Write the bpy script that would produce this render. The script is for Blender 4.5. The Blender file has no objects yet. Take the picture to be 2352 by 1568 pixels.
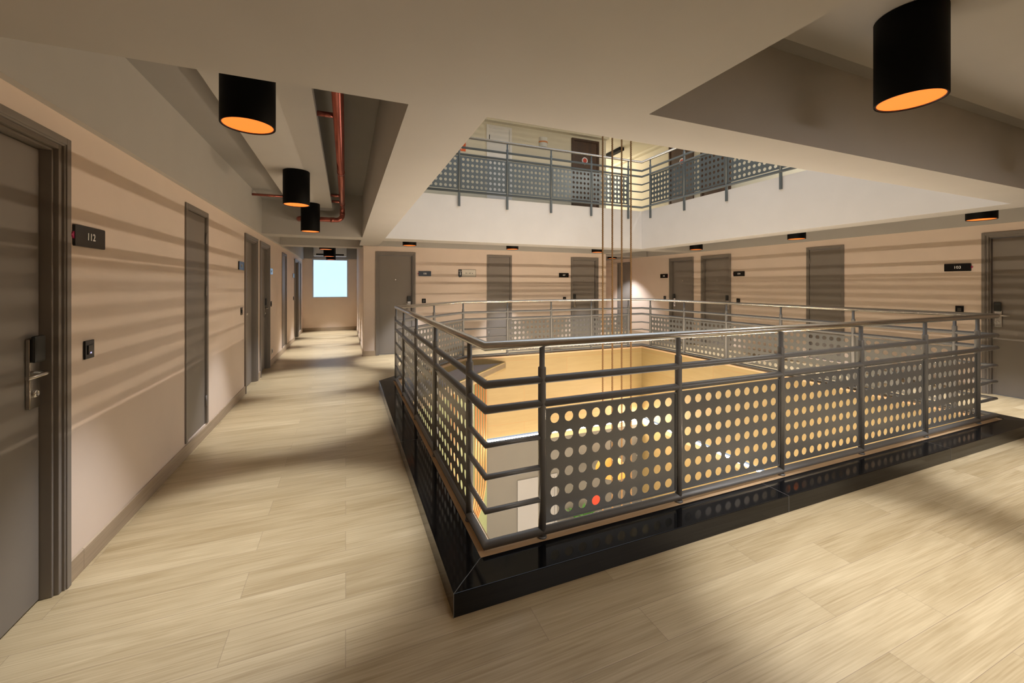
import bpy, bmesh, math, random
from mathutils import Vector, Matrix
random.seed(7)
SC = bpy.context.scene
COL = SC.collection
PI = math.pi

# ---------------------------------------------------------------- camera, world, light, exposure
cam_d = bpy.data.cameras.new('camera'); cam = bpy.data.objects.new('camera', cam_d); COL.objects.link(cam)
cam_d.sensor_width = 36.0
cam_d.lens = 934.0 / 2352.0 * 36.0
cam_d.shift_y = -129.0 / 2352.0
cam_d.clip_start = 0.02
cam.location = (0, 0, 1.45)
cam.rotation_euler = (PI / 2, 0, -math.atan2(.3786, .9256))
SC.camera = cam
SC.view_settings.view_transform = 'Standard'
SC.view_settings.look = 'None'
SC.view_settings.gamma = 1.0
SC.view_settings.use_curve_mapping = False
SC.view_settings.exposure = 0.1
SC.cycles.use_denoising = True
SC.cycles.max_bounces = 8
SC.cycles.diffuse_bounces = 5
SC.cycles.sample_clamp_indirect = 4.0
SC.cycles.caustics_reflective = False
SC.cycles.caustics_refractive = False
w = bpy.data.worlds.new('sky'); SC.world = w; w.use_nodes = True
bg = w.node_tree.nodes['Background']
bg.inputs['Color'].default_value = (0.72, 0.84, 1.0, 1); bg.inputs['Strength'].default_value = 0.6

LED_STRENGTH = 230.0
SPOT_W = 215.0
SPOT_COL = (0.98, 0.98, 1.0)

def area(name, loc, rot, sx, sy, energy, color):
    l = bpy.data.lights.new(name, 'AREA'); l.shape = 'RECTANGLE'; l.size = sx; l.size_y = sy
    l.energy = energy; l.color = color
    o = bpy.data.objects.new(name, l); COL.objects.link(o); o.location = loc; o.rotation_euler = rot
    return o
# daylight through the roof opening above the stairwell
area('skylight_daylight', (3.4, 4.6, 6.3), (0, 0, 0), 5.0, 5.0, 65, (0.86, 0.93, 1.0))
# fill points added out of view to brighten the upper gallery
def point(name, loc, e, col, r=.12):
    l = bpy.data.lights.new(name, 'POINT'); l.energy = e; l.color = col; l.shadow_soft_size = r
    o = bpy.data.objects.new(name, l); COL.objects.link(o); o.location = loc
for p, e in (((7.0, 3.8, 4.75), 120), ((7.0, 0.5, 4.75), 30), ((6.6, 10.9, 4.75), 65), ((1.0, 8.1, 4.6), 9)):
    point('gallery_fill', p, e, (1.0, .95, .86))
# unseen fill added behind the viewpoint to brighten the near railing panels
area('near_bay_fill', (3.4, -1.05, 2.0), (math.radians(54), 0, 0), 3.6, .3, 24, (1.0, .93, .86)).data.spread = math.radians(100)
# added upward fill, standing in for bounce off the lobby floor
area('lobby_fill', (3.4, 4.5, -4.3), (PI, 0, 0), 3.6, 3.6, 80, (1.0, .95, .90))

# ---------------------------------------------------------------- materials
def new_mat(name):
    m = bpy.data.materials.new(name); m.use_nodes = True
    nt = m.node_tree; b = nt.nodes['Principled BSDF']
    return m, nt, b
def N(nt, t, **kw):
    n = nt.nodes.new(t)
    for k, v in kw.items(): setattr(n, k, v)
    return n
def paint(name, col, rough=.6, metal=0.0, var=.05, scale=3.0, bump=.02, bscale=180, spec=.5):
    m, nt, b = new_mat(name)
    tc = N(nt, 'ShaderNodeTexCoord')
    nz = N(nt, 'ShaderNodeTexNoise'); nz.inputs['Scale'].default_value = scale; nz.inputs['Detail'].default_value = 4
    nt.links.new(tc.outputs['Object'], nz.inputs['Vector'])
    mx = N(nt, 'ShaderNodeMix', data_type='RGBA')
    mx.inputs['A'].default_value = (*[c * (1 - var) for c in col], 1)
    mx.inputs['B'].default_value = (*[min(1, c * (1 + var)) for c in col], 1)
    nt.links.new(nz.outputs['Fac'], mx.inputs['Factor'])
    nt.links.new(mx.outputs['Result'], b.inputs['Base Color'])
    b.inputs['Roughness'].default_value = rough; b.inputs['Metallic'].default_value = metal
    b.inputs['Specular IOR Level'].default_value = spec
    if bump:
        n2 = N(nt, 'ShaderNodeTexNoise'); n2.inputs['Scale'].default_value = bscale
        nt.links.new(tc.outputs['Object'], n2.inputs['Vector'])
        bp = N(nt, 'ShaderNodeBump'); bp.inputs['Strength'].default_value = bump; bp.inputs['Distance'].default_value = .01
        nt.links.new(n2.outputs['Fac'], bp.inputs['Height']); nt.links.new(bp.outputs['Normal'], b.inputs['Normal'])
    return m
def emit(name, col, strength):
    m, nt, b = new_mat(name)
    b.inputs['Base Color'].default_value = (*col, 1)
    b.inputs['Emission Color'].default_value = (*col, 1); b.inputs['Emission Strength'].default_value = strength
    return m
def planks(name, c_lo, c_hi, bw, bh, rough, mortar_col, mortar=.0012, axes='XY', grain=1.0, off=.37):
    m, nt, b = new_mat(name)
    tc = N(nt, 'ShaderNodeTexCoord'); src = tc.outputs['Object']
    if axes == 'RZ':      # (x + y, z): upright boards on walls that face either axis
        sp = N(nt, 'ShaderNodeSeparateXYZ'); nt.links.new(src, sp.inputs[0])
        ad = N(nt, 'ShaderNodeMath', operation='ADD'); nt.links.new(sp.outputs[0], ad.inputs[0]); nt.links.new(sp.outputs[1], ad.inputs[1])
        cb = N(nt, 'ShaderNodeCombineXYZ'); nt.links.new(ad.outputs[0], cb.inputs[0]); nt.links.new(sp.outputs[2], cb.inputs[1])
        src = cb.outputs[0]
    br = N(nt, 'ShaderNodeTexBrick'); br.offset = off; br.offset_frequency = 2
    br.inputs['Scale'].default_value = 1; br.inputs['Brick Width'].default_value = bw; br.inputs['Row Height'].default_value = bh
    br.inputs['Mortar Size'].default_value = mortar; br.inputs['Mortar Smooth'].default_value = 0
    br.inputs['Color1'].default_value = (0, 0, 0, 1); br.inputs['Color2'].default_value = (1, 1, 1, 1); br.inputs['Mortar'].default_value = (.5, .5, .5, 1)
    nt.links.new(src, br.inputs['Vector'])
    sx = N(nt, 'ShaderNodeSeparateColor'); nt.links.new(br.outputs['Color'], sx.inputs[0])
    # each board shifts its own grain
    sh = N(nt, 'ShaderNodeCombineXYZ'); ml = N(nt, 'ShaderNodeMath', operation='MULTIPLY'); ml.inputs[1].default_value = 17.0
    nt.links.new(sx.outputs[0], ml.inputs[0]); nt.links.new(ml.outputs[0], sh.inputs[0]); nt.links.new(ml.outputs[0], sh.inputs[2])
    va = N(nt, 'ShaderNodeVectorMath', operation='ADD'); nt.links.new(src, va.inputs[0]); nt.links.new(sh.outputs[0], va.inputs[1])
    def noise(sc, det, dist):
        mp = N(nt, 'ShaderNodeMapping'); mp.inputs['Scale'].default_value = sc; nt.links.new(va.outputs[0], mp.inputs['Vector'])
        n = N(nt, 'ShaderNodeTexNoise'); n.inputs['Scale'].default_value = 1; n.inputs['Detail'].default_value = det; n.inputs['Distortion'].default_value = dist
        nt.links.new(mp.outputs[0], n.inputs['Vector']); return n.outputs['Fac']
    n1 = noise((1.1, 9, 9), 5, 1.6); n2 = noise((3, 150, 150), 3, .25)
    a1 = N(nt, 'ShaderNodeMath', operation='MULTIPLY'); a1.inputs[1].default_value = .62 * grain; nt.links.new(n1, a1.inputs[0])
    a2 = N(nt, 'ShaderNodeMath', operation='MULTIPLY_ADD'); a2.inputs[1].default_value = .62 * grain; nt.links.new(n2, a2.inputs[0]); nt.links.new(a1.outputs[0], a2.inputs[2])
    a3 = N(nt, 'ShaderNodeMath', operation='MULTIPLY_ADD'); a3.inputs[1].default_value = .20; nt.links.new(sx.outputs[0], a3.inputs[0]); nt.links.new(a2.outputs[0], a3.inputs[2])
    mr = N(nt, 'ShaderNodeMapRange'); mr.inputs['From Min'].default_value = .38 * grain + .05; mr.inputs['From Max'].default_value = .88 * grain + .15
    nt.links.new(a3.outputs[0], mr.inputs['Value'])
    mx = N(nt, 'ShaderNodeMix', data_type='RGBA'); mx.inputs['A'].default_value = (*c_lo, 1); mx.inputs['B'].default_value = (*c_hi, 1)
    nt.links.new(mr.outputs['Result'], mx.inputs['Factor'])
    m2 = N(nt, 'ShaderNodeMix', data_type='RGBA'); m2.inputs['B'].default_value = (*mortar_col, 1)
    nt.links.new(br.outputs['Fac'], m2.inputs['Factor']); nt.links.new(mx.outputs['Result'], m2.inputs['A'])
    nt.links.new(m2.outputs['Result'], b.inputs['Base Color'])
    b.inputs['Roughness'].default_value = rough
    bp = N(nt, 'ShaderNodeBump'); bp.inputs['Strength'].default_value = .08; bp.inputs['Distance'].default_value = .003
    nt.links.new(a2.outputs[0], bp.inputs['Height']); nt.links.new(bp.outputs['Normal'], b.inputs['Normal'])
    return m

M = {}
M['floor'] = planks('oak_floor_planks', (.335, .245, .125), (.62, .505, .32), 1.22, .185, .38, (.27, .20, .13), mortar=.0008)
M['wall'] = paint('cream_pink_wall_paint', (.83, .70, .605), .75)
M['ceil'] = paint('greige_ceiling_paint', (.49, .475, .455), .8)
M['slab'] = paint('grey_concrete_paint', (.33, .32, .31), .8)
M['fascia'] = paint('white_fascia_paint', (.62, .605, .595), .75)
M['door'] = paint('grey_door_paint', (.235, .21, .19), .5)
M['frame'] = paint('grey_frame_paint', (.225, .20, .18), .42)
M['base'] = planks('skirting_wood', (.36, .28, .20), (.56, .45, .33), 2.4, 1.0, .5, (.2, .15, .1), axes='RZ')
M['granite'] = paint('black_granite', (.005, .005, .006), .09, var=.3, scale=400, bump=0, spec=.35)
M['grout'] = paint('granite_joint', (.16, .155, .15), .7, bump=0)
M['oak'] = planks('oak_veneer_panels', (.31, .22, .092), (.38, .285, .13), 1.9, .40, .5, (.36, .22, .09), mortar=.005, axes='RZ', grain=.7, off=.5)
M['trimwood'] = paint('oak_edge_wood', (.62, .42, .24), .55, var=.12, scale=8)
M['rail'] = paint('grey_railing_paint', (.155, .152, .148), .4, metal=.1, var=.08, scale=6, bump=.01)
M['uprail'] = paint('blue_grey_railing_paint', (.095, .112, .12), .4, metal=.1, var=.08, scale=6, bump=.01)
M['panel'] = paint('grey_panel_paint', (.15, .15, .145), .23, metal=.1, var=.08, scale=6, bump=.01)
M['steel'] = paint('brushed_steel', (.55, .53, .50), .24, metal=1.0, var=.08, scale=40, bump=.02, bscale=400)
M['black'] = paint('matt_black_metal', (.002, .002, .002), .6, bump=0, spec=.12)
M['gloss_black'] = paint('gloss_black_plastic', (.003, .003, .0035), .2, bump=0, spec=.3)
M['dark_plastic'] = paint('dark_grey_plastic', (.02, .022, .022), .45, bump=0)
M['white'] = paint('white_lettering', (.85, .85, .85), .5, bump=0)
M['pink'] = paint('magenta_acrylic', (.42, .012, .10), .35, bump=0)
M['orange_in'] = emit('glowing_orange_reflector', (1.0, .22, .028), 1.0)
M['rim_in'] = paint('dark_red_rim', (.10, .018, .01), .4, bump=0)
M['led'] = emit('white_led_strip', (1.0, .82, .61), LED_STRENGTH)
M['led_top'] = emit('frosted_led_cover', (1.0, .82, .61), 9.0)
M['led_bright'] = emit('bright_led_strip', (1.0, .82, .61), LED_STRENGTH * 1.45)
M['pipe'] = paint('red_copper_pipe_paint', (.42, .13, .10), .25, metal=.75, var=.2, scale=14, bump=.03, bscale=40)
M['rope'] = paint('brown_jute_rope', (.19, .105, .04), .9, var=.35, scale=160, bump=.3, bscale=600)
M['window'] = emit('frosted_daylight_glass', (.50, .735, 1.0), 1.12)
M['alu'] = paint('white_window_frame', (.72, .74, .78), .4, bump=0)
M['blue_led'] = emit('blue_indicator', (.25, .25, 1.0), 6.0)
M['upwall'] = paint('cream_upper_wall', (.74, .68, .54), .8)
M['updoor'] = planks('dark_walnut_door', (.035, .014, .006), (.10, .045, .02), .08, 4.0, .45, (.03, .012, .006), axes='RZ', off=0)
M['updoor_white'] = paint('white_door_paint', (.80, .77, .73), .45)
M['red'] = paint('red_sign', (.60, .06, .03), .5, bump=0)
M['orange'] = paint('orange_sign', (.75, .12, .012), .5, bump=0)
M['lobbywall'] = paint('grey_lobby_wall', (.135, .128, .112), .8)
M['pistachio'] = paint('pistachio_paint', (.26, .30, .15), .7)
M['lobbydoor'] = paint('pale_grey_door_paint', (.25, .245, .24), .5)
M['copper'] = paint('copper_rod', (.72, .30, .12), .35, metal=.3, bump=0)
M['lobbyfloor'] = paint('pale_stone_floor', (.62, .57, .50), .3)
M['ledge'] = paint('mauve_grey_ledge', (.30, .255, .24), .8)
M['leaf'] = paint('green_leaf', (.06, .20, .03), .5)
M['yellow'] = paint('amber_shade', (.50, .27, .05), .5, bump=0)
M['terracotta'] = paint('clay_pot', (.45, .2, .12), .7)
M['glass'] = paint('ribbed_glass', (.75, .74, .70), .15, bump=0)
M['ivory'] = paint('ivory_plastic', (.74, .70, .62), .35, bump=0)

# ---------------------------------------------------------------- mesh helpers
class MB:
    """collects shapes, then links them as ONE mesh object"""
    def __init__(self): self.bm = bmesh.new(); self.mats = []
    def mi(self, m):
        if m not in self.mats: self.mats.append(m)
        return self.mats.index(m)
    def box(self, x0, x1, y0, y1, z0, z1, m=None, faces=None):
        """faces: {'-x': mat, ...} for single sides painted differently"""
        x0, x1 = sorted((x0, x1)); y0, y1 = sorted((y0, y1)); z0, z1 = sorted((z0, z1))
        v = [self.bm.verts.new(p) for p in ((x0,y0,z0),(x1,y0,z0),(x1,y1,z0),(x0,y1,z0),(x0,y0,z1),(x1,y0,z1),(x1,y1,z1),(x0,y1,z1))]
        fs = {'-z':(3,2,1,0),'+z':(4,5,6,7),'-y':(0,1,5,4),'+x':(1,2,6,5),'+y':(2,3,7,6),'-x':(3,0,4,7)}
        for k, q in fs.items():
            f = self.bm.faces.new([v[i] for i in q])
            mm = (faces or {}).get(k, m)
            if mm: f.material_index = self.mi(mm)
        return self
    def prism(self, pts, z0, z1, m=None):
        n = len(pts)
        a = [self.bm.verts.new((p[0], p[1], z0)) for p in pts]; b = [self.bm.verts.new((p[0], p[1], z1)) for p in pts]
        fs = [self.bm.faces.new(a[::-1]), self.bm.faces.new(b)]
        for i in range(n): fs.append(self.bm.faces.new((a[i], a[(i+1)%n], b[(i+1)%n], b[i])))
        if m:
            for f in fs: f.material_index = self.mi(m)
        return self
    def rings(self, rings, closed=False, caps=True, m=None, smooth=True):
        rv = [[self.bm.verts.new(p) for p in r] for r in rings]
        k = len(rv); n = len(rv[0]); fs = []
        for i in range(k if closed else k - 1):
            A, B = rv[i], rv[(i+1) % k]
            for j in range(n):
                f = self.bm.faces.new((A[j], A[(j+1)%n], B[(j+1)%n], B[j])); f.smooth = smooth; fs.append(f)
        if caps and not closed:
            fs.append(self.bm.faces.new(rv[0][::-1])); fs.append(self.bm.faces.new(rv[-1]))
        if m:
            for f in fs: f.material_index = self.mi(m)
        return self
    def tube(self, pts, r, n=12, closed=False, m=None, caps=True):
        """mitred sweep of a circle along a polyline"""
        P = [Vector(p) for p in pts]; k = len(P); rr = r if isinstance(r, (list, tuple)) else [r] * k
        seg = [(P[(i+1) % k] - P[i]).normalized() for i in range(k if closed else k - 1)]
        s0 = seg[-1] if closed else seg[0]
        up = Vector((0, 0, 1)) if abs(s0.z) < .9 else Vector((0, 1, 0))
        u = s0.cross(up).normalized(); out = []
        for i in range(k):
            t0 = seg[i-1] if (closed or i > 0) else seg[0]
            t1 = seg[i % len(seg)] if (closed or i < k - 1) else seg[-1]
            # frame carried along the incoming segment, then cut by the mitre plane
            u = (u - t0 * u.dot(t0)).normalized(); v = t0.cross(u)
            nrm = (t0 + t1).normalized()
            ring = []
            for j in range(n):
                a = 2 * PI * j / n; d = (u * math.cos(a) + v * math.sin(a)) * rr[i]
                d = d - t0 * (d.dot(nrm) / max(.2, t0.dot(nrm)))
                ring.append(P[i] + d)
            out.append(ring)
            u = t0.rotation_difference(t1) @ u
        return self.rings(out, closed, caps, m)
    def lathe(self, prof, c=(0, 0), n=24, m=None, caps=True):
        rs = [[(c[0] + r * math.cos(2*PI*j/n), c[1] + r * math.sin(2*PI*j/n), z) for j in range(n)] for r, z in prof]
        return self.rings(rs, False, caps, m)
    def xf(self, f):
        for v in self.bm.verts: v.co = Vector(f(*v.co))
        return self
    def build(self, name, m=None, parent=None, loc=(0, 0, 0), bevel=0):
        bmesh.ops.recalc_face_normals(self.bm, faces=self.bm.faces)
        me = bpy.data.meshes.new(name); self.bm.to_mesh(me); self.bm.free()
        for x in (self.mats or [m]): me.materials.append(M[x] if isinstance(x, str) else x)
        return link(name, me, parent, loc, bevel)
def link(name, me, parent=None, loc=(0, 0, 0), bevel=0):
    o = bpy.data.objects.new(name, me); COL.objects.link(o); o.location = loc
    if parent: o.parent = parent
    if bevel:
        b = o.modifiers.new('bevel', 'BEVEL'); b.width = bevel; b.segments = 2; b.limit_method = 'ANGLE'; b.harden_normals = False
    return o
def tag(o, label=None, cat=None, group=None, kind=None):
    if label: o['label'] = label
    if cat: o['category'] = cat
    if group: o['group'] = group
    if kind: o['kind'] = kind
    return o
def empty(name, loc, rz=0):
    o = bpy.data.objects.new(name, None); COL.objects.link(o); o.location = loc; o.rotation_euler = (0, 0, rz)
    o.empty_display_size = .1
    return o
def kids(o): return [c for c in COL.objects if c.parent == o]
def copy_tree(o, parent=None):
    c = o.copy(); COL.objects.link(c)
    if parent: c.parent = parent
    for ch in kids(o): copy_tree(ch, c)
    return c
def struct(o, label, cat): return tag(o, label, cat, kind='structure')
def MBr():
    """mesh builder in wall coordinates: r = to the right as one faces the wall, n = out of the wall, z = up"""
    return MB()
def wallxf(mb): return mb.xf(lambda r, n, z: (-r, n, z))
def lettering(s, size, r, n, z, name, m, parent, depth=.0015):
    c = bpy.data.curves.new('t', 'FONT'); c.body = s; c.size = size; c.align_x = 'CENTER'; c.align_y = 'CENTER'; c.extrude = depth; c.offset = size * .012
    t = bpy.data.objects.new('t', c); COL.objects.link(t)
    bpy.context.view_layer.update()
    dg = bpy.context.evaluated_depsgraph_get(); me = bpy.data.meshes.new_from_object(t.evaluated_get(dg))
    bpy.data.objects.remove(t)
    for v in me.vertices:
        x, y, d = v.co; v.co = (-(r + x), n + d, z + y)
    me.materials.clear(); me.materials.append(M[m])
    return link(name, me, parent)
WALL = {'left': lambda p, z=0: ((-1.25, p, z), -PI/2), 'far': lambda p, z=0: ((p, 8.84, z), PI),
        'right': lambda p, z=0: ((7.94, p, z), PI/2), 'end': lambda p, z=0: ((p, 14.26, z), PI)}

# ---------------------------------------------------------------- plan of the well
R0X, R1X, R0Y, R1Y = .66, 6.10, 1.96, 7.28        # railing line
EY, DX = 5.93, 2.01                                # cut corner
BZ = 2.26                                          # underside of beams
TOPZ = 2.95
# ---------------------------------------------------------------- large structure
def ring(mb, x0, x1, y0, y1, z0, z1):
    mb.box(-1.4, 8.1, -1.3, y0, z0, z1); mb.box(-1.4, x0, y0, 14.4, z0, z1); mb.box(x1, 8.1, y0, 14.4, z0, z1); mb.box(x0, x1, y1, 14.4, z0, z1)
    return mb
mb = ring(MB(), .62, 6.14, 1.91, 7.32, -.2, 0)
mb.prism([(.62, 5.90), (2.04, 7.32), (.62, 7.32)], -.2, 0)
struct(mb.build('floor', 'floor'), 'pale oak plank floor of the gallery around the stairwell', 'floor')

def wall(name, axis, p0, p1, a0, a1, z0, z1, opens, m, label):
    mb = MB()
    def b(u0, u1, w0, w1):
        if u1 - u0 < 1e-4 or w1 - w0 < 1e-4: return
        if axis == 'x': mb.box(p0, p1, u0, u1, w0, w1)
        else: mb.box(u0, u1, p0, p1, w0, w1)
    cur = a0
    for (o0, o1, oz0, oz1) in sorted(opens):
        b(cur, o0, z0, z1); b(o0, o1, z0, oz0); b(o0, o1, oz1, z1); cur = o1
    b(cur, a1, z0, z1)
    return struct(mb.build(name, m), label, 'wall')
ROOM = .03; DH = 2.15
left_rooms = [(1.80, 2.63), (6.36, 7.19), (7.395, 8.26), (12.03, 12.92)]
left_shafts = [(4.196, 4.80), (9.80, 10.52), (13.06, 13.73)]
far_rooms = [(.57, 1.385), (5.20, 6.01)]; far_shafts = [(2.99, 3.61)]
right_rooms = [(1.85, 2.675), (6.53, 7.35), (7.58, 8.39)]; right_shafts = [(4.31, 4.93), (9.98, 10.62)]
def ops(rooms, shafts): return [(a + ROOM, b - ROOM, 0, DH - ROOM) for a, b in rooms] + [(a + .02, b - .02, .115, DH - .02) for a, b in shafts]
wall('wall_left', 'x', -1.40, -1.25, -1.3, 14.4, 0, TOPZ, ops(left_rooms, left_shafts), 'wall', 'long cream pink corridor wall carrying door 112')
wall('wall_far', 'y', 8.84, 8.99, .337, 6.25, 0, TOPZ, ops(far_rooms, far_shafts), 'wall', 'cream wall across the stairwell with doors 107 and 108')
wall('wall_right', 'x', 7.94, 8.09, -1.3, 12.0, 0, TOPZ, ops(right_rooms, right_shafts), 'wall', 'cream wall with doors 103, 104 and 105')
wall('wall_end', 'y', 14.26, 14.41, -1.4, .5, 0, TOPZ, [(-.98, .08, 1.05, 2.30)], 'wall', 'short corridor end wall under the bright frosted window')
wall('wall_corridor', 'x', .337, .487, 8.99, 14.26, 0, TOPZ, [], 'wall', 'corridor side wall facing doors 109 and 110')
wall('wall_passage', 'x', 6.10, 6.25, 8.99, 12.0, 0, TOPZ, [], 'wall', 'side wall of the passage beyond door 107')
wall('wall_back', 'y', 11.85, 12.0, 6.25, 7.94, 0, TOPZ, [], 'wall', 'end wall of the passage beyond door 107')
wall('wall_near', 'y', -1.3, -1.15, -1.25, 7.94, 0, TOPZ, [], 'wall', 'wall behind the viewpoint')

# skirting
def skirting(name, label, segs):
    mb = MB()
    for axis, p, a0, a1, s in segs:
        if axis == 'x': mb.box(p, p + s * .014, a0, a1, 0, .105)
        else: mb.box(a0, a1, p, p + s * .014, 0, .105)
    return struct(mb.build(name, 'base', bevel=.002), label, 'baseboard')
skirting('baseboard_left', 'brown wood look skirting along the long corridor wall', [('x', -1.25, a, b, 1) for a, b in ((-1.15, 1.80), (2.63, 6.36), (7.19, 7.395), (8.26, 12.03), (12.92, 14.26))])
skirting('baseboard_far', 'skirting under doors 107 and 108', [('y', 8.84, a, b, -1) for a, b in ((.337, .57), (1.385, 5.20), (6.01, 6.25))] + [('x', .337, 8.826, 14.26, -1)])
skirting('baseboard_right', 'skirting along the wall of door 103', [('x', 7.94, a, b, -1) for a, b in ((-1.15, 1.85), (2.675, 6.53), (7.35, 7.58), (8.39, 11.85))])
skirting('baseboard_end', 'pale skirting under the frosted window', [('y', 14.26, -1.236, .323, -1)])

# ceiling slab, dropped slab, beams
mb = ring(MB(), .62, 6.14, 1.86, 7.32, 2.97, 3.0)
mb.box(1.33, 7.94, -1.15, 1.537, 2.765, 2.97)          # lower slab of the near bay
mb.box(-1.21, -.62, 1.86, 7.35, 2.80, 2.97)
struct(mb.build('ceiling', 'slab'), 'grey slab seen above the hung ceiling boards', 'ceiling')
struct(MB().box(-1.25, 1.33, -1.15, 1.86, BZ, 2.97).build('ceiling_dropped', 'ceil'), 'wide low greige ceiling over the viewpoint', 'ceiling')
def beam(n, label, x0, x1, y0, y1, face=None, z1=2.97):
    f = {face: 'fascia', '+z': 'fascia'} if face else None
    return struct(MB().box(x0, x1, y0, y1, BZ, z1, 'ceil', f).build('trim_%d' % n, 'ceil'), label, 'beam')
beam(1, 'greige beam along the near edge of the ceiling opening', 1.33, 7.94, 1.537, 1.86)
beam(2, 'greige beam over the corridor edge of the ceiling opening', .26, .63, 1.86, 8.84)
beam(3, 'beam with white fascia along the far edge of the ceiling opening', .63, 6.13, 7.32, 7.75)
beam(4, 'beam with white fascia on the door 103 side of the opening', 6.13, 6.50, 1.86, 7.75)
beam(5, 'cross beam over the corridor behind the third lamp', -1.21, .26, 7.35, 7.76)
beam(6, 'second cross beam deeper in the corridor', -1.21, .337, 9.23, 9.62)
beam(7, 'cross beam between the opening and door 105', 6.50, 7.90, 7.32, 7.75)
beam(8, 'cross beam over the passage beyond door 107', 6.25, 7.90, 9.23, 9.62)
beam(9, 'passage beam reaching past the end of the far wall', 6.13, 6.50, 7.75, 8.84)
struct(MB().box(.63, 6.13, 7.32, 7.40, 2.97, 3.10, 'fascia').box(6.13, 6.21, 1.86, 7.40, 2.97, 3.10, 'fascia').build('trim_10', 'fascia'), 'white upstand along the upper gallery edge', 'trim')
struct(MB().box(.63, 6.13, 7.305, 7.32, BZ + .001, 3.10, 'fascia').build('trim_11', 'fascia'), 'white plastered fascia below the upper railing, door 107 side', 'fascia')
struct(MB().box(6.115, 6.13, 1.86, 7.32, BZ + .001, 3.10, 'fascia').build('trim_12', 'fascia'), 'white plastered fascia below the upper railing, door 103 side', 'fascia')
struct(MB().box(-1.25, -1.21, 1.86, 14.26, BZ, 2.97).build('trim_13', 'ceil'), 'shallow greige bulkhead above the doors of the long corridor wall', 'bulkhead')
struct(MB().box(.337, 6.25, 8.80, 8.84, BZ, 2.97).build('trim_14', 'ceil'), 'shallow bulkhead above doors 107 and 108', 'bulkhead')
struct(MB().box(7.90, 7.94, -1.15, 11.85, BZ, 2.97).build('trim_15', 'ceil'), 'shallow bulkhead above doors 103 and 104', 'bulkhead')
struct(MB().box(-1.21, .337, 14.20, 14.26, 2.30, 2.97).build('trim_16', 'slab'), 'dark grey bulkhead above the frosted window', 'bulkhead')
# hung ceiling boards that carry the lamps
def board(n, label, x0, x1, y0, y1, z0, z1): return struct(MB().box(x0, x1, y0, y1, z0, z1).build('trim_%d' % n, 'ceil', bevel=.002), label, 'ceiling board')
board(17, 'hung ceiling board over the corridor with three lamps', -.80, -.20, 1.87, 7.22, 2.70, 2.765)
board(18, 'hung ceiling board of the near bay with the big lamp', 1.34, 7.89, -1.14, 1.43, 2.74, 2.764)
board(19, 'hung ceiling board by doors 103 and 104', 6.62, 7.60, 1.87, 7.30, 2.62, 2.68)
board(20, 'hung ceiling board by doors 107 and 108', .65, 6.10, 7.90, 8.60, 2.62, 2.68)
board(21, 'hung ceiling board deep in the corridor', -.80, -.10, 9.64, 14.15, 2.62, 2.68)
board(22, 'hung ceiling board in the passage', 6.62, 7.60, 9.64, 11.8, 2.62, 2.68)

# ---------------------------------------------------------------- upper gallery shell
UP = 3.0
wall('wall_upper_far', 'y', 8.84, 8.99, -1.25, 6.25, UP, 5.25, [], 'upwall', 'cream upper gallery wall with the white door')
wall('wall_upper_right', 'x', 7.94, 8.09, -1.3, 12.0, UP, 5.25, [], 'upwall', 'cream upper gallery wall with two walnut doors')
wall('wall_upper_left', 'x', -1.40, -1.25, -1.3, 9.0, UP, 5.25, [], 'upwall', 'upper gallery wall above door 112')
wall('wall_upper_back', 'y', 11.85, 12.0, 6.25, 7.94, UP, 5.25, [], 'upwall', 'end wall of the upper passage')
wall('wall_upper_near', 'y', -1.3, -1.15, -1.25, 7.94, UP, 5.25, [], 'upwall', 'upper gallery wall above the viewpoint')
wall('wall_upper_passage', 'x', 6.10, 6.25, 8.99, 12.0, UP, 5.25, [], 'upwall', 'side wall of the upper passage')
struct(ring(MB(), .62, 6.14, 1.86, 7.32, 5.25, 5.45).build('ceiling_upper', 'upwall'), 'cream ceiling of the upper gallery', 'ceiling')
struct(MB().box(-1.25, 6.25, 8.70, 8.84, 5.19, 5.25).box(7.80, 7.94, -1.15, 11.85, 5.19, 5.25).build('trim_23', 'upwall'), 'cream cornice along the upper gallery walls', 'trim')

# ---------------------------------------------------------------- granite curb, timber edge and oak lining of the well
def loop(o, z):    # outline of the railing line grown outwards by o
    k = o * math.tan(PI / 8)
    return [(R0X - o, R0Y - o, z), (R1X + o, R0Y - o, z), (R1X + o, R1Y + o, z), (DX - k, R1Y + o, z), (R0X - o, EY + k, z)]
def band(name, o0, o1, z0, z1, m):
    mb = MB(); a, b = loop(o0, 0), loop(o1, 0); n = 5
    for i in range(n):
        j = (i + 1) % n
        mb.prism([a[i][:2], a[j][:2], b[j][:2], b[i][:2]], z0, z1)
    return mb
cb = empty('trim_24', (0, 0, 0)); struct(cb, 'black polished granite curb around the stairwell', 'curb')
a, b = loop(.225, 0), loop(.042, 0)
for i in range(5):
    j = (i + 1) % 5
    MB().prism([a[i][:2], a[j][:2], b[j][:2], b[i][:2]], .0, .106).build('granite_slab', 'granite', cb, bevel=.003)
jm = MB()
for i in range(5):      # mitre joints
    p, q = Vector(a[i]), Vector(b[i]); d = (q - p).normalized(); s = Vector((-d.y, d.x, 0)) * .0011
    p2, q2 = p - d * .001, q
    jm.prism([(p2 - s)[:2], (p2 + s)[:2], (q2 + s)[:2], (q2 - s)[:2]], .0, .1066)
for x in (2.62, 4.62):
    jm.box(x - .001, x + .001, R0Y - .226, R0Y - .042, 0, .1066)
for y in (3.6, 5.2):
    jm.box(R0X - .226, R0X - .042, y - .001, y + .001, 0, .1066)
jm.build('granite_joint', 'grout', cb)
struct(band('e', .042, -.05, .075, .100, None).build('trim_25', 'trimwood'), 'narrow oak edge board under the railing posts', 'trim')
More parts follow.
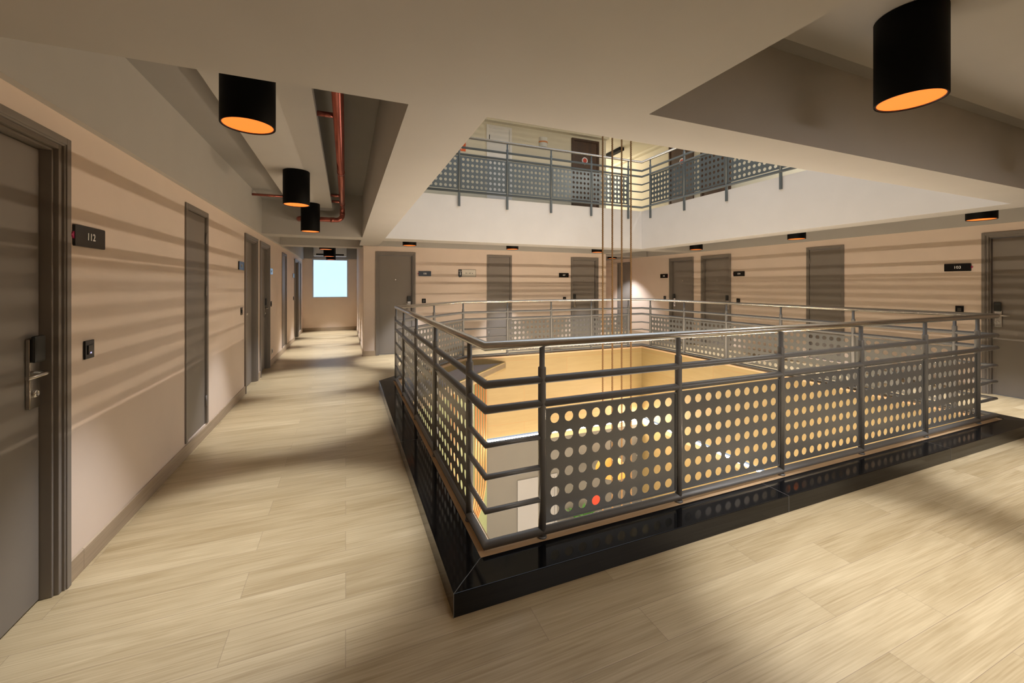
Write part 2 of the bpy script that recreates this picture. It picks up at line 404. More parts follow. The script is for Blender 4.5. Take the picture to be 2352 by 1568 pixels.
def face_strip(o0, o1, z0, z1, sides):
    mb = MB(); p, q = loop(o0, 0), loop(o1, 0)
    for i in sides:
        j = (i + 1) % 5
        mb.prism([p[i][:2], p[j][:2], q[j][:2], q[i][:2]], z0, z1)
    return mb
# oak lining: full sides except the cut corner, where a ledge spans
X0, X1, Y0, Y1 = R0X + .045, R1X - .045, R0Y + .045, R1Y - .045
mb = MB()
mb.box(X0 - .03, X1 + .03, Y0 - .03, Y0, -1.43, .075); mb.box(X1, X1 + .03, Y0, Y1, -1.43, .075); mb.box(2.30, X1 + .03, Y1, Y1 + .03, -1.43, .075); mb.box(X0 - .03, X0, Y0, 5.3, -1.43, .075)
mb.box(X0 - .03, X0, 5.3, 5.96, -.10, .075); mb.box(1.98, 2.30, Y1, Y1 + .03, -.10, .075)
p_, q_ = loop(-.02, 0), loop(-.05, 0)
mb.prism([p_[3][:2], p_[4][:2], q_[4][:2], q_[3][:2]], -.10, .075)
struct(mb.build('wall_lining', 'oak'), 'golden oak veneer lining of the stairwell below the railing', 'wall')
mb = MB()
mb.box(X0 - .03, X1 + .03, Y0 - .03, Y0 + .012, -1.60, -1.50); mb.box(X1 - .012, X1 + .03, Y0, Y1, -1.60, -1.50); mb.box(2.30, X1 + .03, Y1 - .012, Y1 + .03, -1.60, -1.50); mb.box(X0 - .03, X0 + .012, Y0, 5.3, -1.60, -1.50)
struct(mb.build('trim_26', 'trimwood'), 'oak edge board below the light strip of the lining', 'trim')
# light strips at the foot of the lining
def led(label, x0, x1, y0, y1):
    m = ((X0 + X1) / 2, (Y0 + Y1) / 2)
    side = ('-y' if y0 > m[1] else '+y') if x1 - x0 > y1 - y0 else ('-x' if x0 > m[0] else '+x')
    tag(MB().box(x0, x1, y0, y1, -1.497, -1.462, 'ivory', {side: 'led_bright' if side in ('+x', '+y') else 'led', '+z': 'led_top'}).build('led_strip', 'led'), label, 'light strip', 'light strips around the stairwell lining')
led('glowing white light strip under the oak lining, door 107 side', 2.46, X1 - .03, Y1 - .028, Y1 - .004)
led('glowing white light strip under the oak lining, door 103 side', X1 - .028, X1 - .004, Y0 + .03, Y1 - .03)
led('light strip under the oak lining beside the corridor of door 112', X0 + .004, X0 + .028, Y0 + .03, 5.3)
led('light strip under the oak lining at the near edge of the well', X0 + .03, X1 - .03, Y0 + .004, Y0 + .028)
# ledge in the cut corner
p0, p1 = (2.83, Y1), (X0, Y1 - (2.83 - X0))
struct(MB().prism([p0, (1.98, Y1), (X0, 5.97), p1], -.12, -.03, 'ledge').build('trim_27', 'ledge'), 'mauve grey ledge filling the cut corner of the well', 'ledge')
d = .05
struct(MB().prism([(p0[0], p0[1]), (p0[0] - d * 1.4, p0[1]), (p1[0], p1[1] + d * 1.4), p1], -.16, -.012).build('trim_28', 'oak'), 'oak edge board of the ledge in the cut corner', 'trim')

# ---------------------------------------------------------------- lobby below
struct(MB().box(-1.0, 9.0, -1.0, 12.0, -4.55, -4.40).build('floor_lobby', 'lobbyfloor'), 'pale lobby floor far below the stairwell', 'floor')
struct(MB().box(2.45, 6.2, Y1, Y1 + .12, -4.4, -1.60).build('wall_lobby_far', 'lobbywall'), 'grey lobby wall with a white door below the light strip', 'wall')
struct(MB().box(X1 - .0, X1 + .12, Y0, Y1, -4.4, -1.60).build('wall_lobby_right', 'oak'), 'oak lobby wall below the door 103 side', 'wall')
struct(MB().box(X0 - .12, X0, Y0, 5.3, -4.4, -1.60).build('wall_lobby_left', 'fascia'), 'white lobby wall below the corridor side', 'wall')
struct(MB().box(X0 - .12, X1 + .12, Y0 - .12, Y0, -4.4, -1.60).build('wall_lobby_near', 'fascia'), 'white lobby wall below the near edge', 'wall')
gx = 2.45
def ch(s, off=0): return (gx - s * .7071 + off * .7071, Y1 - s * .7071 - off * .7071)
struct(MB().prism([ch(0), ch(2.5), ch(2.5, -.1), ch(0, -.1)], -4.4, -.16).build('wall_lobby_corner', 'pistachio'), 'pale pistachio slanted wall under the ledge', 'wall')
def rod(s):
    P = [(*ch(s, .03), -.17), (*ch(s, .03), -2.05)]
    R = .75 + s * .2
    for k in range(1, 9):
        a = k / 8 * 1.25
        P.append((*ch(s + R * (1 - math.cos(a)), .03), -2.05 - R * math.sin(a)))
    return MB().tube(P, .014, 10)
rods = [.10, .20, .30, .40, .50, 1.15, 1.25, 1.35]
rs = tag(empty('rod_screen', (0, 0, 0)), 'screen of thin copper rods curving down the pistachio wall under the ledge', 'screen')
for k, s in enumerate(rods):
    o = rod(s).build('rod', 'copper', rs)

# ---------------------------------------------------------------- railings
def perforated(wd=.895, ht=.60, nx=10, ny=6, r=.0275, th=.003):
    bm = bmesh.new(); cx, cz = wd / nx * .985, ht / ny * 1.0; K = 20
    mx, mz = (wd - cx * nx) / 2, (ht - cz * ny) / 2
    cache = {}
    def V(x, z):
        k = (round(x, 5), round(z, 5))
        if k not in cache: cache[k] = bm.verts.new((x, 0, z))
        return cache[k]
    for i in range(nx):
        for j in range(ny):
            x0, z0 = mx + i * cx, mz + j * cz; c = (x0 + cx / 2, z0 + cz / 2)
            sq, ci = [], []
            for k in range(K):
                a = 2 * PI * (k + .5) / K; ca, sa = math.cos(a), math.sin(a)
                f = min(cx / 2 / abs(ca), cz / 2 / abs(sa))
                # walk the square by the angle of a unit square so corners are met
                ci.append(V(c[0] + r * ca, c[1] + r * sa))
                sq.append((c[0] + f * ca, c[1] + f * sa))
            corners = [(c[0]+cx/2, c[1]+cz/2), (c[0]-cx/2, c[1]+cz/2), (c[0]-cx/2, c[1]-cz/2), (c[0]+cx/2, c[1]-cz/2)]
            for k in range(K):
                k2 = (k + 1) % K
                A, B = sq[k], sq[k2]; poly = [ci[k], V(*A)]
                same = (abs(A[0]-B[0]) < 1e-6) or (abs(A[1]-B[1]) < 1e-6)
                if not same:
                    q = min(corners, key=lambda p: (p[0]-(A[0]+B[0])/2)**2 + (p[1]-(A[1]+B[1])/2)**2); poly.append(V(*q))
                poly += [V(*B), ci[k2]]
                bm.faces.new(poly)
    for (a0, b0, a1, b1) in ((0, 0, wd, mz), (0, ht - mz, wd, ht), (0, mz, mx, ht - mz), (wd - mx, mz, wd, ht - mz)):
        if a1 - a0 > 1e-5 and b1 - b0 > 1e-5:
            bm.faces.new([bm.verts.new((a0, 0, b0)), bm.verts.new((a1, 0, b0)), bm.verts.new((a1, 0, b1)), bm.verts.new((a0, 0, b1))])
    # thin folded edge
    g = bmesh.ops.extrude_face_region(bm, geom=bm.faces[:])
    for v in g['geom']:
        if isinstance(v, bmesh.types.BMVert): v.co.y += th
    for x0, x1, z0, z1 in ((-.006, .0, -.006, ht + .006), (wd, wd + .006, -.006, ht + .006), (0, wd, -.006, 0), (0, wd, ht, ht + .006)):
        vs = [bm.verts.new((x, y, z)) for x in (x0, x1) for y in (-.006, .009) for z in (z0, z1)]
        for q in ((0,1,3,2),(4,6,7,5),(0,4,5,1),(2,3,7,6),(0,2,6,4),(1,5,7,3)): bm.faces.new([vs[i] for i in q])
    bmesh.ops.recalc_face_normals(bm, faces=bm.faces)
    me = bpy.data.meshes.new('perforated_panel'); bm.to_mesh(me); bm.free()
    return me
PANEL = perforated(); PANEL.materials.append(M['panel'])
PANEL_UP = PANEL.copy(); PANEL_UP.materials.clear(); PANEL_UP.materials.append(M['uprail'])
ZT, Z1, Z2, ZB = 1.140, .945, .817, .133
def post_mesh(z_lo, m, flat=False):
    mb = MB()
    if flat: mb.box(-.019, .019, -.012, .012, z_lo, .14)
    mb.lathe([(.0215, .10 if not flat else .12), (.0215, 1.005), (.0205, 1.012), (.0145, 1.014), (.0145, 1.122)], n=16)
    if not flat: mb.lathe([(.026, z_lo), (.026, .108), (.022, .112)], n=16)
    bmesh.ops.recalc_face_normals(mb.bm, faces=mb.bm.faces)
    me = bpy.data.meshes.new('post'); mb.bm.to_mesh(me); mb.bm.free(); me.materials.append(M[m]); return me
def railing(name, label, z, pts, closed, runs, bars, pm, panel, mat, extra_posts=()):
    """runs: straight runs of posts (start point, direction, count, which bays carry a panel)"""
    t = empty(name, (pts[0][0], pts[0][1], z)); tag(t, label, 'railing')
    O = Vector((pts[0][0], pts[0][1], 0))
    L = lambda p, h: (p[0] - O.x, p[1] - O.y, h)
    mb = MB().tube([L(p, ZT) for p in pts], .0245, 16, closed); tag(mb.build('handrail', 'steel', t), 'brushed steel handrail')
    MB().tube([L(p, Z1) for p in pts], .021, 14, closed).build('upper_rail', mat, t)
    MB().tube([L(p, Z2) for p in pts], .021, 14, closed).build('middle_rail', mat, t)
    MB().tube([L(p, ZB) for p in pts], .0225, 14, closed).build('bottom_rail', mat, t)
    for path in bars:
        for h in (.637, .475, .303): MB().tube([L(p, h) for p in path], .0145, 10).build('infill_bar', mat, t)
    n_p = n_a = 0
    for (p, dr, cnt, bays) in runs:
        dv = Vector((dr[0], dr[1], 0)).normalized(); ang = math.atan2(dv.y, dv.x)
        for i in range(cnt):
            q = Vector((p[0], p[1], 0)) + dv * (.95 * i)
            o = link('post', pm, t, (q.x - O.x, q.y - O.y, 0)); o.rotation_euler = (0, 0, ang)
            if i in bays:
                q2 = q + dv * .0275
                o = link('perforated_panel', panel, t, (q2.x - O.x, q2.y - O.y, .178)); o.rotation_euler = (0, 0, ang)
    for q in extra_posts: link('post', pm, t, (q[0] - O.x, q[1] - O.y, 0))
    return t
A, B, C_, D, E_ = (R0X, R0Y), (R1X, R0Y), (R1X, R1Y), (DX, R1Y), (R0X, EY)
s2 = math.sqrt(.5)
railing('guard_railing', 'dark grey guard railing with perforated panels around the stairwell at eye level', 0,
        [A, B, C_, D, E_], True,
        [((.976, R0Y), (1, 0), 6, range(5)), ((R1X, 2.26), (0, 1), 6, range(5)), ((5.73, R1Y), (-1, 0), 4, range(3)), ((R0X, 2.26), (0, 1), 4, range(3)), (E_, (1, 1), 3, range(2))],
        [[(R0X, 2.26), A, (.976, R0Y)], [(5.726, R0Y), B, (R1X, 2.26)], [(R1X, 7.01), C_, (5.73, R1Y)], [(2.88, R1Y), D], [(R0X, 5.11), E_]],
        post_mesh(.10, 'rail'), PANEL, 'rail')
US = 3.045
railing('guard_railing', 'blue grey railing with perforated panels along the upper gallery edge', US,
        [(.75, R1Y), C_, (R1X, 2.0)], False,
        [((5.73, R1Y), (-1, 0), 6, range(5)), ((R1X, 2.26), (0, 1), 6, range(5))],
        [[(5.73, R1Y), C_, (R1X, 7.01)]],
        post_mesh(-.14, 'uprail', True), PANEL_UP, 'uprail')

# ---------------------------------------------------------------- doors
def lock(side, z0, parent, nf):
    """lever lock with a card reader; side +1 when it sits at the right edge of the leaf"""
    lk = wallxf(MB().box(-.034, .034, 0, .016, .90, 1.21)).build('lock', 'steel', parent, (0, 0, 0), bevel=.003); lk['label'] = 'steel lock plate'
    wallxf(MB().box(-.036, .036, .0165, .036, 1.105, 1.225)).build('card_reader', 'dark_plastic', lk, bevel=.012)
    P = [(0, .016, 1.055), (0, .052, 1.055), (-side * .02, .058, 1.055), (-side * .125, .055, 1.053)]
    wallxf(MB().tube(P, [.012, .010, .010, .008], 10)).build('lever_handle', 'steel', lk)
    mb = MB().lathe([(.019, 0), (.019, .006), (.014, .009), (.010, .009), (.010, .004)], n=18).xf(lambda x, y, z: (x, .016 + z, .965 + y))
    mb.build('key_cylinder', 'steel', lk)
    return lk
nd = [0]
def room_door(wl, c, W, label, lock_side=None, m='door', fm='frame', z=0, knob=None, H=DH, peep=True, cat='door'):
    nd[0] += 1; loc, rz = WALL[wl](c, z)
    t = struct(empty('door_%d' % nd[0], loc, rz), label, cat); h = W / 2
    fr = MB()
    for (o0, o1, n0, n1) in ((0, .032, .0005, .022), (.030, .040, -.10, .016), (.040, .062, -.10, .006), (.062, .074, -.10, -.012)):
        fr.box(-h + o0, -h + o1, n0, n1, 0, H - o0); fr.box(h - o1, h - o0, n0, n1, 0, H - o0); fr.box(-h + o1, h - o1, n0, n1, H - o1, H - o0)
    wallxf(fr).build('frame', fm, t, bevel=.0025)
    lw = h - .077
    lf = wallxf(MB().box(-lw, lw, -.10, -.055, .008, H - .077)).build('leaf', m, t, bevel=.002)
    if peep:
        MB().lathe([(.013, 0), (.013, .004), (.008, .006), (.006, .002)], n=16).xf(lambda x, y, z_: (x, -.055 + z_, 1.57 + y)).build('peephole', 'steel', lf)
    if lock_side:
        lk = lock(lock_side, 0, t, 0); lk.location = (-lock_side * (lw - .055), -.055, 0)
    if knob:
        MB().lathe([(.022, 0), (.022, .006), (.010, .010), (.010, .035), (.024, .045), (.024, .060), (.012, .068)], n=18).xf(lambda x, y, z_: (-knob * (lw - .07) + x, -.055 + z_, 1.06 + y)).build('door_knob', 'steel', t)
    return t
def shaft_door(wl, c, W, label, hinge, z=0, m='door', fm='frame', z0=.117, H=DH, cat='service door'):
    nd[0] += 1; loc, rz = WALL[wl](c, z); t = struct(empty('door_%d' % nd[0], loc, rz), label, cat); h = W / 2
    fr = MB()
    for (o0, o1, n0, n1) in ((0, .045, .0005, .012), (.030, .050, -.06, .006)):
        fr.box(-h + o0, -h + o1, n0, n1, z0, H - o0); fr.box(h - o1, h - o0, n0, n1, z0, H - o0); fr.box(-h + o1, h - o1, n0, n1, H - o1, H - o0)
    wallxf(fr).build('frame', fm, t, bevel=.002)
    lf = wallxf(MB().box(-h + .053, h - .053, -.05, -.006, z0 + .004, H - .053)).build('leaf', m, t, bevel=.002)
    for hz in (z0 + .22, H - .75, H - .25):
        wallxf(MB().tube([(hinge * (h - .052), .004, hz - .05), (hinge * (h - .052), .004, hz + .05)], .007, 10)).build('hinge', fm, lf)
    MB().lathe([(.008, 0), (.008, .003), (.005, .004)], n=12).xf(lambda x, y, z_: (hinge * (h - .09) + x, -.006 + z_, 1.12 + y)).build('keyhole', 'steel', lf)
    return t
mid = lambda ab: (ab[0] + ab[1]) / 2
wid = lambda ab: ab[1] - ab[0]
for (ab, lb, ls, kn) in zip(left_rooms, ('grey room door 112, the nearest door of the long corridor wall', 'grey room door with a round knob beside the first blue sign', 'grey room door with a lever lock beside the second blue sign', 'grey room door deepest in the corridor, beside sign 109'), (1, None, 1, -1), (None, -1, None, None)):
    room_door('left', mid(ab), wid(ab), lb, ls, knob=kn)
for ab, lb in zip(left_shafts, ('narrow grey service door between door 112 and the first blue sign', 'narrow grey service door past the wall socket in the corridor', 'narrow grey service door nearest the frosted window')):
    shaft_door('left', mid(ab), wid(ab), lb, 1)
room_door('far', mid(far_rooms[0]), wid(far_rooms[0]), 'grey room door 108 at the corner of the corridor', 1)
room_door('far', mid(far_rooms[1]), wid(far_rooms[1]), 'grey room door 107 behind the hanging ropes', -1)
shaft_door('far', mid(far_shafts[0]), wid(far_shafts[0]), 'narrow grey service door between doors 107 and 108', -1)
room_door('right', mid(right_rooms[0]), wid(right_rooms[0]), 'grey room door 103 at the picture edge', -1)
room_door('right', mid(right_rooms[1]), wid(right_rooms[1]), 'grey room door 104', 1)
room_door('right', mid(right_rooms[2]), wid(right_rooms[2]), 'grey room door 105 next to door 104', -1)
shaft_door('right', mid(right_shafts[0]), wid(right_shafts[0]), 'narrow grey service door between doors 103 and 104', -1)
shaft_door('right', mid(right_shafts[1]), wid(right_shafts[1]), 'narrow grey service door in the passage beyond the ropes', -1)
# upper gallery doors (surface frames, closed)
def up_door(wl, c, W, label, m, fm, sticker=None):
    nd[0] += 1; loc, rz = WALL[wl](c, UP); t = struct(empty('door_%d' % nd[0], loc, rz), label, 'door'); h = W / 2; H = 2.13
    fr = MB()
    for (o0, o1, n1) in ((0, .05, .035), (.05, .065, .022)):
        fr.box(-h + o0, -h + o1, .0005, n1, 0, H - o0); fr.box(h - o1, h - o0, .0005, n1, 0, H - o0); fr.box(-h + o1, h - o1, .0005, n1, H - o1, H - o0)
    wallxf(fr).build('frame', fm, t, bevel=.002)
    lf = wallxf(MB().box(-h + .067, h - .067, .0005, .014, .006, H - .067)).build('leaf', m, t, bevel=.002)
    return t
up_door('far', 3.29, .62, 'white upper gallery door', 'updoor_white', 'updoor_white')
wallxf(MB().box(-.245, -.235, .0142, .03, 1.75, 1.90)).build('hinge', 'black', bpy.data.objects['door_%d' % nd[0]])
up_door('far', 5.62, .80, 'dark walnut upper gallery door behind the ropes', 'updoor', 'updoor')
up_door('right', 7.98, .82, 'dark walnut upper gallery door nearer the corner', 'updoor', 'updoor')
up_door('right', 6.94, .82, 'dark walnut upper gallery door mostly behind the railing panels', 'updoor', 'updoor')
def round_sign(wl, c, z, label):
    loc, rz = WALL[wl](c, z); t = tag(empty('door_sign', loc, rz), label, 'sign')
    def disc(r, n0, n1, drop):
        prof = []
        mb = MB(); K = 28
        ring_ = lambda n: [(r * math.cos(2*PI*k/K) * (1 - .12 * max(0, -math.sin(2*PI*k/K))), n, r * math.sin(2*PI*k/K) * (1 + drop * max(0, -math.sin(2*PI*k/K)))) for k in range(K)]
        return mb.rings([ring_(n0), ring_(n1)], smooth=False)
    disc(.085, .0145, .018, .22).build('border', 'white', t); disc(.058, .0182, .0205, .0).build('face', 'red', t)
round_sign('far', 5.60, UP + 1.60, 'round red sign with a white border on the walnut door behind the ropes')
round_sign('right', 7.95, UP + 1.60, 'round red and white sign on the upper walnut door, behind a railing post')
loc, rz = WALL['far'](2.27, UP + 1.45); t = tag(empty('wayfinding_sign', loc, rz), 'orange upper gallery wayfinding panel with small white arrows', 'sign')
wallxf(MB().box(-.22, .22, .001, .012, 0, .36)).build('board', 'orange', t)
for r, z in ((.10, .07), (.085, .21)):
    wallxf(MB().rings([[(r - .035, .0122, z), (r + .03, .0122, z - .035), (r + .03, .0122, z + .035)], [(r - .035, .0135, z), (r + .03, .0135, z - .035), (r + .03, .0135, z + .035)]], smooth=False)).build('arrow', 'white', t)
# wall sconce and linear lamp of the upper gallery
loc, rz = WALL['far'](4.43, 4.79); t = tag(empty('wall_sconce', loc, rz), 'small glass wall sconce with a copper band on the upper gallery wall', 'lamp')
half = lambda r, z0, z1: MB().rings([[(r * math.cos(PI * k / 12), .001 + r * .8 * math.sin(PI * k / 12), z) for k in range(13)] for z in (z0, z1)], smooth=False)
half(.11, 0, .23).build('glass_shade', 'glass', t); half(.116, .10, .135).build('band', 'copper', t)
t = tag(MB().box(-.075, .075, -.35, .35, -.09, 0).build('ceiling_light', 'black', None, (7.03, 9.55, 5.25), bevel=.004), 'black linear light box on the upper gallery ceiling', 'lamp')

# ---------------------------------------------------------------- room signs, card switches, socket
def sign(wl, c, num, side, label, col='gloss_black'):
    loc, rz = WALL[wl](c, 1.70); t = tag(empty('room_sign', loc, rz), label, 'sign', 'room number signs')
    mb = MB().rings([[(x, n, z) for (x, z) in rounded(.135, .0535, .008)] for n in (.001, .012)], smooth=False)
    wallxf(mb).build('plate', col, t)
    s = side; e = .135
    wallxf(MB().rings([[(s * (e - .004), n, .022), (s * (e + .020), n, 0), (s * (e - .004), n, -.022)] for n in (.002, .009)], smooth=False)).build('pointer', 'pink', t)
    lettering(num, .052, 0, .0122, 0, 'numerals', 'white', t)
    return t
def rounded(hx, hz, r):
    P = []
    for cx, cz, a0 in ((hx - r, hz - r, 0), (-hx + r, hz - r, 90), (-hx + r, -hz + r, 180), (hx - r, -hz + r, 270)):
        for k in range(5):
            a = math.radians(a0 + 22.5 * k); P.append((cx + r * math.cos(a), cz + r * math.sin(a)))
    return P
for wl, c, num, s in (('left', 2.815, '112', -1), ('left', 6.165, '111', 1), ('left', 8.44, '110', -1), ('left', 11.83, '109', 1),
                      ('far', 1.58, '108', -1), ('far', 5.00, '107', 1), ('right', 8.585, '105', 1), ('right', 6.33, '104', -1), ('right', 2.91, '103', 1)):
    sign(wl, c, num, s, {'111': 'room sign glinting blue beside the door with the round knob', '110': 'pale blue glinting room sign past the lever lock door of the corridor', '109': 'small pale room sign deepest in the corridor'}.get(num, 'black room sign reading %s with a magenta pointer' % num))
loc, rz = WALL['far'](2.525, 1.715); t = tag(empty('directory_sign', loc, rz), 'white and black level 1 directory sign between door 108 and the service door', 'sign')
wallxf(MB().box(-.125, .20, .001, .009, -.075, .085)).build('board', 'ivory', t, bevel=.002)
wallxf(MB().box(.199, .203, .001, .011, -.078, .088).box(-.125, .203, .001, .011, -.078, -.074).box(-.125, .203, .001, .011, .084, .088)).build('edging', 'gloss_black', t)
wallxf(MB().box(-.20, -.125, .001, .012, -.075, .088)).build('tab', 'gloss_black', t)
wallxf(MB().rings([[(-.185, n, -.075), (-.155, n, -.075), (-.17, n, -.095)] for n in (.002, .010)], smooth=False)).build('pointer', 'gloss_black', t)
lettering('LEVEL', .022, -.1625, .0125, .05, 'lettering', 'white', t); lettering('1', .10, -.1625, .0125, -.01, 'numeral', 'white', t)
lettering('101 - 107', .036, .02, .0095, .005, 'lettering', 'dark_plastic', t)
wallxf(MB().rings([[(.115, n, -.008), (.115, n, .016), (.137, n, .004)] for n in (.0092, .0105)], smooth=False)).build('arrow', 'dark_plastic', t)
def card(wl, c, label, z=1.115, lit=False):
    loc, rz = WALL[wl](c, z); t = tag(empty('card_switch', loc, rz), label, 'switch', 'card switches beside the doors')
    wallxf(MB().box(-.042, .042, .001, .010, -.048, .048)).build('plate', 'gloss_black', t, bevel=.003)
    wallxf(MB().box(-.020, .020, .010, .014, -.026, .022)).build('slot', 'rim_grey', t, bevel=.001)
    if lit: wallxf(MB().box(-.004, .004, .0141, .0148, -.020, -.015)).build('indicator', 'blue_led', t)
    return t
M['rim_grey'] = paint('bronze_grey_plastic', (.06, .052, .042), .4, bump=0)
card('left', 2.81, 'black card switch with a blue indicator, below sign 112', lit=True)
for wl, c, n in (('left', 6.19, '111'), ('left', 8.45, '110'), ('left', 11.84, '109'), ('far', 1.56, '108'), ('far', 5.02, '107'), ('right', 8.56, '105'), ('right', 6.35, '104'), ('right', 2.89, '103')):
    card(wl, c, {'111': 'card switch below the first blue glinting sign, by the knobbed door', '110': 'card switch below the second blue glinting sign of the corridor', '109': 'card switch deepest in the corridor, below the small pale sign'}.get(n, 'black card switch on the wall below sign %s' % n))
loc, rz = WALL['left'](8.53, .25); t = tag(empty('wall_socket', loc, rz), 'small wall socket low in the corridor past door 110', 'socket')
wallxf(MB().box(-.06, .06, .001, .010, -.05, .05)).build('plate', 'ivory', t, bevel=.003); wallxf(MB().box(-.035, .035, .010, .013, -.028, .028)).build('outlet', 'rim_grey', t)

# ---------------------------------------------------------------- lamps
def spot(name, loc, e=SPOT_W, size=55, blend=.5):
    l = bpy.data.lights.new(name, 'SPOT'); l.energy = e; l.color = SPOT_COL; l.spot_size = math.radians(size); l.spot_blend = blend; l.shadow_soft_size = .05
    o = bpy.data.objects.new(name, l); COL.objects.link(o); o.location = loc
    return o
def lamp(x, y, z0, z1, label, e=SPOT_W, size=55):
    t = tag(empty('ceiling_lamp', (x, y, z0)), label, 'lamp', 'black cylinder ceiling lamps'); r = .1325; h = z1 - z0 - .0005
    mb = MB()
    prof = [(.02, h), (r - .003, h), (r, h - .003), (r, .002), (r - .002, 0), (r - .005, 0), (r - .007, .003), (r - .007, .02)]
    mb.lathe(prof, n=48, caps=False); o = mb.build('shade', 'black', t)
    MB().lathe([(r - .0071, .019), (r - .0071, .002), (r - .0110, .004), (r - .0110, .019)], n=48, caps=False).build('rim', 'rim_in', t)
    tag(MB().lathe([(r - .0105, .006), (r - .03, .007), (.001, .008)], n=48, caps=False).build('reflector', 'orange_in', t), 'glowing orange reflector')
    s = spot('lamp_light', (0, 0, -.002), e, size); s.parent = t
    return t
lamp(-.50, 2.64, 2.33, 2.70, 'large black cylinder lamp nearest in the corridor, cut by the low ceiling')
lamp(-.50, 5.03, 2.33, 2.70, 'black cylinder lamp on the corridor board beside the red pipe, second one in')
lamp(-.50, 6.94, 2.272, 2.70, 'black cylinder lamp in front of the cross beam at the pipe elbow')
lamp(-.405, 9.66 + .15, 2.235, 2.62, 'small black lamp just behind the second cross beam of the corridor', SPOT_W * 1.5)
lamp(-.40, 11.6, 2.20, 2.62, 'middle lamp of the three deep in the corridor', SPOT_W * 1.5)
lamp(-.41, 13.3, 2.21, 2.62, 'black lamp right in front of the frosted window', SPOT_W * 1.5)
lamp(2.50, 1.08, 2.33, 2.74, 'biggest black cylinder lamp in the near bay')
lamp(7.05, 2.38, 2.235, 2.62, 'half hidden black lamp beside door 103', SPOT_W * 1.45)
lamp(7.10, 4.57, 2.235, 2.62, 'half hidden black lamp near the service door between 103 and 104', SPOT_W * 1.45)
lamp(7.15, 6.76, 2.235, 2.62, 'half hidden black lamp above door 104', SPOT_W * 1.45)
lamp(7.25, 9.95, 2.235, 2.62, 'small black lamp in the passage behind the ropes', SPOT_W * 1.0, 100)
lamp(5.56, 8.22, 2.235, 2.62, 'half hidden black lamp above door 107, left of the ropes', SPOT_W * 1.45)
lamp(3.37, 8.22, 2.235, 2.62, 'half hidden black lamp above the service door between 107 and 108', SPOT_W * 1.45)
lamp(1.17, 8.22, 2.235, 2.62, 'half hidden black lamp above door 108', SPOT_W * 1.45)
lamp(4.95, 1.08, 2.33, 2.74, 'black cylinder lamp in the near bay, next to the biggest one')

# ---------------------------------------------------------------- pipes
def arc(p, q, r, c, n=6): pass
pp = [(-.05, 1.87, 2.72), (-.05, 7.10, 2.72)]
for k in range(1, 6):
    a = k / 6 * PI / 2; pp.append((-.05, 7.10 + .10 * math.sin(a), 2.72 - .10 * (1 - math.cos(a))))
pp.append((-.05, 7.20, 2.62)); pp.append((-.05, 7.20, 2.60))
for k in range(1, 7):
    a = k / 6 * PI / 2; pp.append((-.05 - .09 * (1 - math.cos(a)), 7.20 + .0 * k, 2.60 - .09 * math.sin(a)))
pp += [(-.60, 7.20, 2.51)]
for k in range(1, 7):
    a = k / 6 * PI / 2; pp.append((-.60 - .09 * math.sin(a), 7.20 + .09 * (1 - math.cos(a)), 2.51))
pp.append((-.69, 7.345, 2.51))
t = tag(empty('fire_pipe', (0, 0, 0)), 'thick red metallic pipe running under the ceiling with an elbow at the beam', 'pipe')
MB().tube(pp, .038, 18).build('main_pipe', 'pipe', t)
for y in (2.42, 4.95, 6.86): MB().tube([(-.05, y - .03, 2.72), (-.05, y + .03, 2.72)], .0415, 18).build('coupling', 'pipe', t)
MB().tube([(-.05, 7.20, 2.63), (-.05, 7.20, 2.60)], .0415, 18).build('coupling', 'pipe', t); MB().tube([(-.17, 7.20, 2.51), (-.23, 7.20, 2.51)], .0415, 18).build('coupling', 'pipe', t)
for y in (3.36, 6.35, 6.80): MB().tube([(-.05, y, 2.735), (-.198, y, 2.735)], .02, 12).build('branch_stub', 'pipe', t)
t = tag(MB().tube([(-1.21, 6.62, 2.72), (-.80, 6.62, 2.72)], .017, 12).build('sprinkler_pipe', 'pipe'), 'thin red pipe crossing from the bulkhead to the hung board', 'pipe')

# ---------------------------------------------------------------- ropes
def rope_mesh(z0, z1):
    mb = MB(); n = 12; step = .012; pitch = .085; rs = []
    k = int((z1 - z0) / step)
    for i in range(k + 1):
        z = z0 + i * step; th = 2 * PI * z / pitch
        ring_ = []
        for j in range(n):
            a = 2 * PI * j / n; r = .0100 + .0028 * math.cos(3 * (a - th)); ring_.append((r * math.cos(a), r * math.sin(a), z))
        rs.append(ring_)
    mb.rings(rs); bmesh.ops.recalc_face_normals(mb.bm, faces=mb.bm.faces)
    me = bpy.data.meshes.new('hanging_rope'); mb.bm.to_mesh(me); mb.bm.free(); me.materials.append(M['rope']); return me
RM = rope_mesh(-4.40, 6.2)
for k, (x, lb) in enumerate(((3.20, 'brown twisted rope hanging in the stairwell, first from the corridor side'), (3.355, 'brown twisted rope hanging in the stairwell, second from the corridor side'), (3.51, 'brown twisted rope hanging in the stairwell, third from the corridor side'), (3.665, 'brown twisted rope hanging in the stairwell, last one towards door 103'))):
    tag(link('hanging_rope', RM, None, (x, 4.60, 0)), lb, 'rope', 'four ropes hanging through the stairwell')

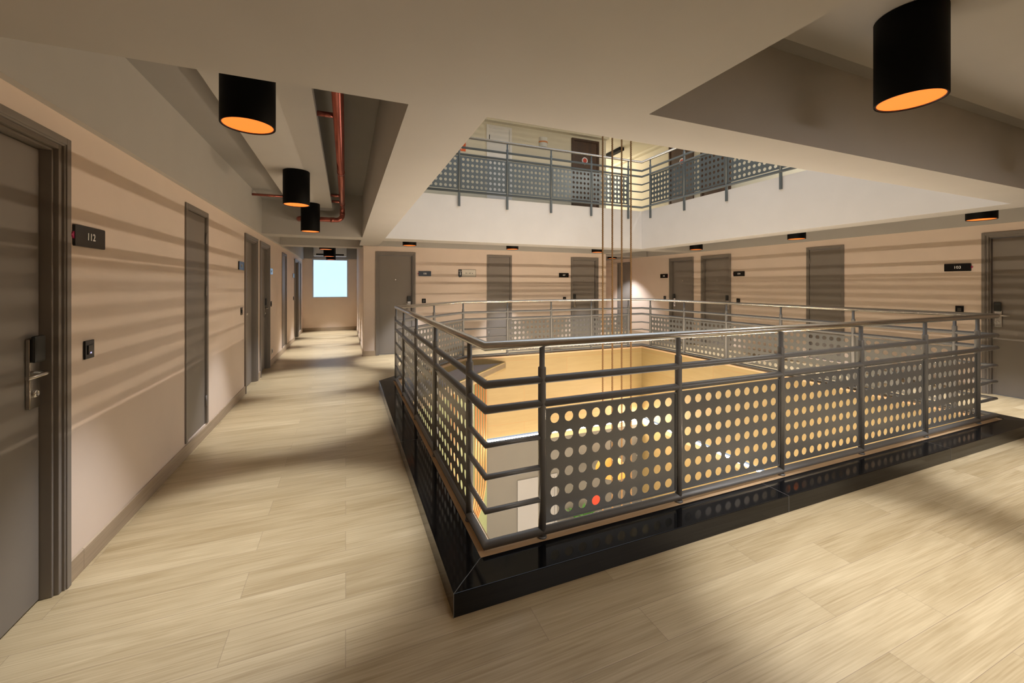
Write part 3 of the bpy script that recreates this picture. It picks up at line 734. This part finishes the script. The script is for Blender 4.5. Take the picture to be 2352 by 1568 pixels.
# ---------------------------------------------------------------- window and air conditioner at the corridor end
t = struct(empty('window_1', (-.45, 14.26, 0)), 'bright frosted window at the end of the corridor', 'window')
MB().box(-.53, -.49, -.02, .10, 1.05, 2.30).box(.49, .53, -.02, .10, 1.05, 2.30).box(-.49, .49, -.02, .10, 2.25, 2.30).box(-.49, .49, -.02, .10, 1.05, 1.08).build('window_frame', 'alu', t, bevel=.003)
MB().box(-.49, .49, .05, .06, 1.08, 2.25).build('pane', 'window', t)
MB().box(-.56, .56, -.05, -.0, 2.30, 2.335).build('blind_rail', 'alu', t, bevel=.003)
t = tag(empty('air_conditioner', (-.45, 14.20, 2.36)), 'pale grey air conditioner mounted above the frosted window', 'air conditioner')
MB().box(-.48, .48, -.22, -.001, 0, .30).build('casing', 'alu', t, bevel=.02); MB().box(-.40, .40, -.222, -.19, .03, .075).build('outlet_slot', 'black', t)

# ---------------------------------------------------------------- lobby furnishings glimpsed through the panels
t = struct(empty('door_%d' % (nd[0] + 1), (3.50, Y1, -4.40), PI), 'white lobby door in the grey wall', 'door'); nd[0] += 1
fr = MB(); h, H = .43, 2.08
fr.box(-h, -h + .05, .0005, .02, 0, H); fr.box(h - .05, h, .0005, .02, 0, H); fr.box(-h + .05, h - .05, .0005, .02, H - .05, H)
fr.build('frame', 'lobbydoor', t); MB().box(-h + .052, h - .052, .0005, .010, .005, H - .052).build('leaf', 'lobbydoor', t)
t = tag(empty('potted_plant', (4.32, 6.85, -4.40)), 'tall green potted plant on the lobby floor, glimpsed through the panel holes', 'plant')
MB().lathe([(.13, 0), (.18, .32), (.19, .34), (.17, .34), (.16, .30)], n=24).build('pot', 'terracotta', t)
MB().tube([(0, 0, .28), (.02, 0, .8), (0, .02, 1.2)], .02, 8).build('stem', 'terracotta', t)
lv = MB()
for k in range(90):
    a = random.uniform(0, 2*PI); el = random.uniform(-.3, 1.2); L_ = random.uniform(.22, .42); z = random.uniform(.75, 1.35)
    d = Vector((math.cos(a) * math.cos(el), math.sin(a) * math.cos(el), math.sin(el))); s = d.cross(Vector((0, 0, 1))).normalized() * .045; o = Vector((0, 0, z))
    up = s.cross(d) * .15
    v = [lv.bm.verts.new(p) for p in (o, o + d * L_ * .5 + s, o + d * L_, o + d * L_ * .5 - s, o + d * L_ * .5 + up)]
    for q in ((0, 1, 4), (1, 2, 4), (2, 3, 4), (3, 0, 4)): lv.bm.faces.new([v[i] for i in q])
lv.build('foliage', 'leaf', t)
t = tag(empty('pendant_lamp', (4.78, 6.6, -2.2)), 'amber dome pendant lamp in the lobby, glimpsed through the panel holes', 'lamp')
MB().lathe([(.30, 0), (.29, .10), (.22, .24), (.08, .33), (.02, .35)], n=32, caps=False).build('lamp_shade', 'yellow', t); MB().tube([(0, 0, .35), (0, 0, .62)], .006, 8).build('cord', 'black', t)
tag(MB().box(4.70, 5.0, Y1 - .03, Y1 - .001, -3.25, -2.85).build('wall_panel', 'red'), 'red panel on the grey lobby wall behind the plant', 'panel')
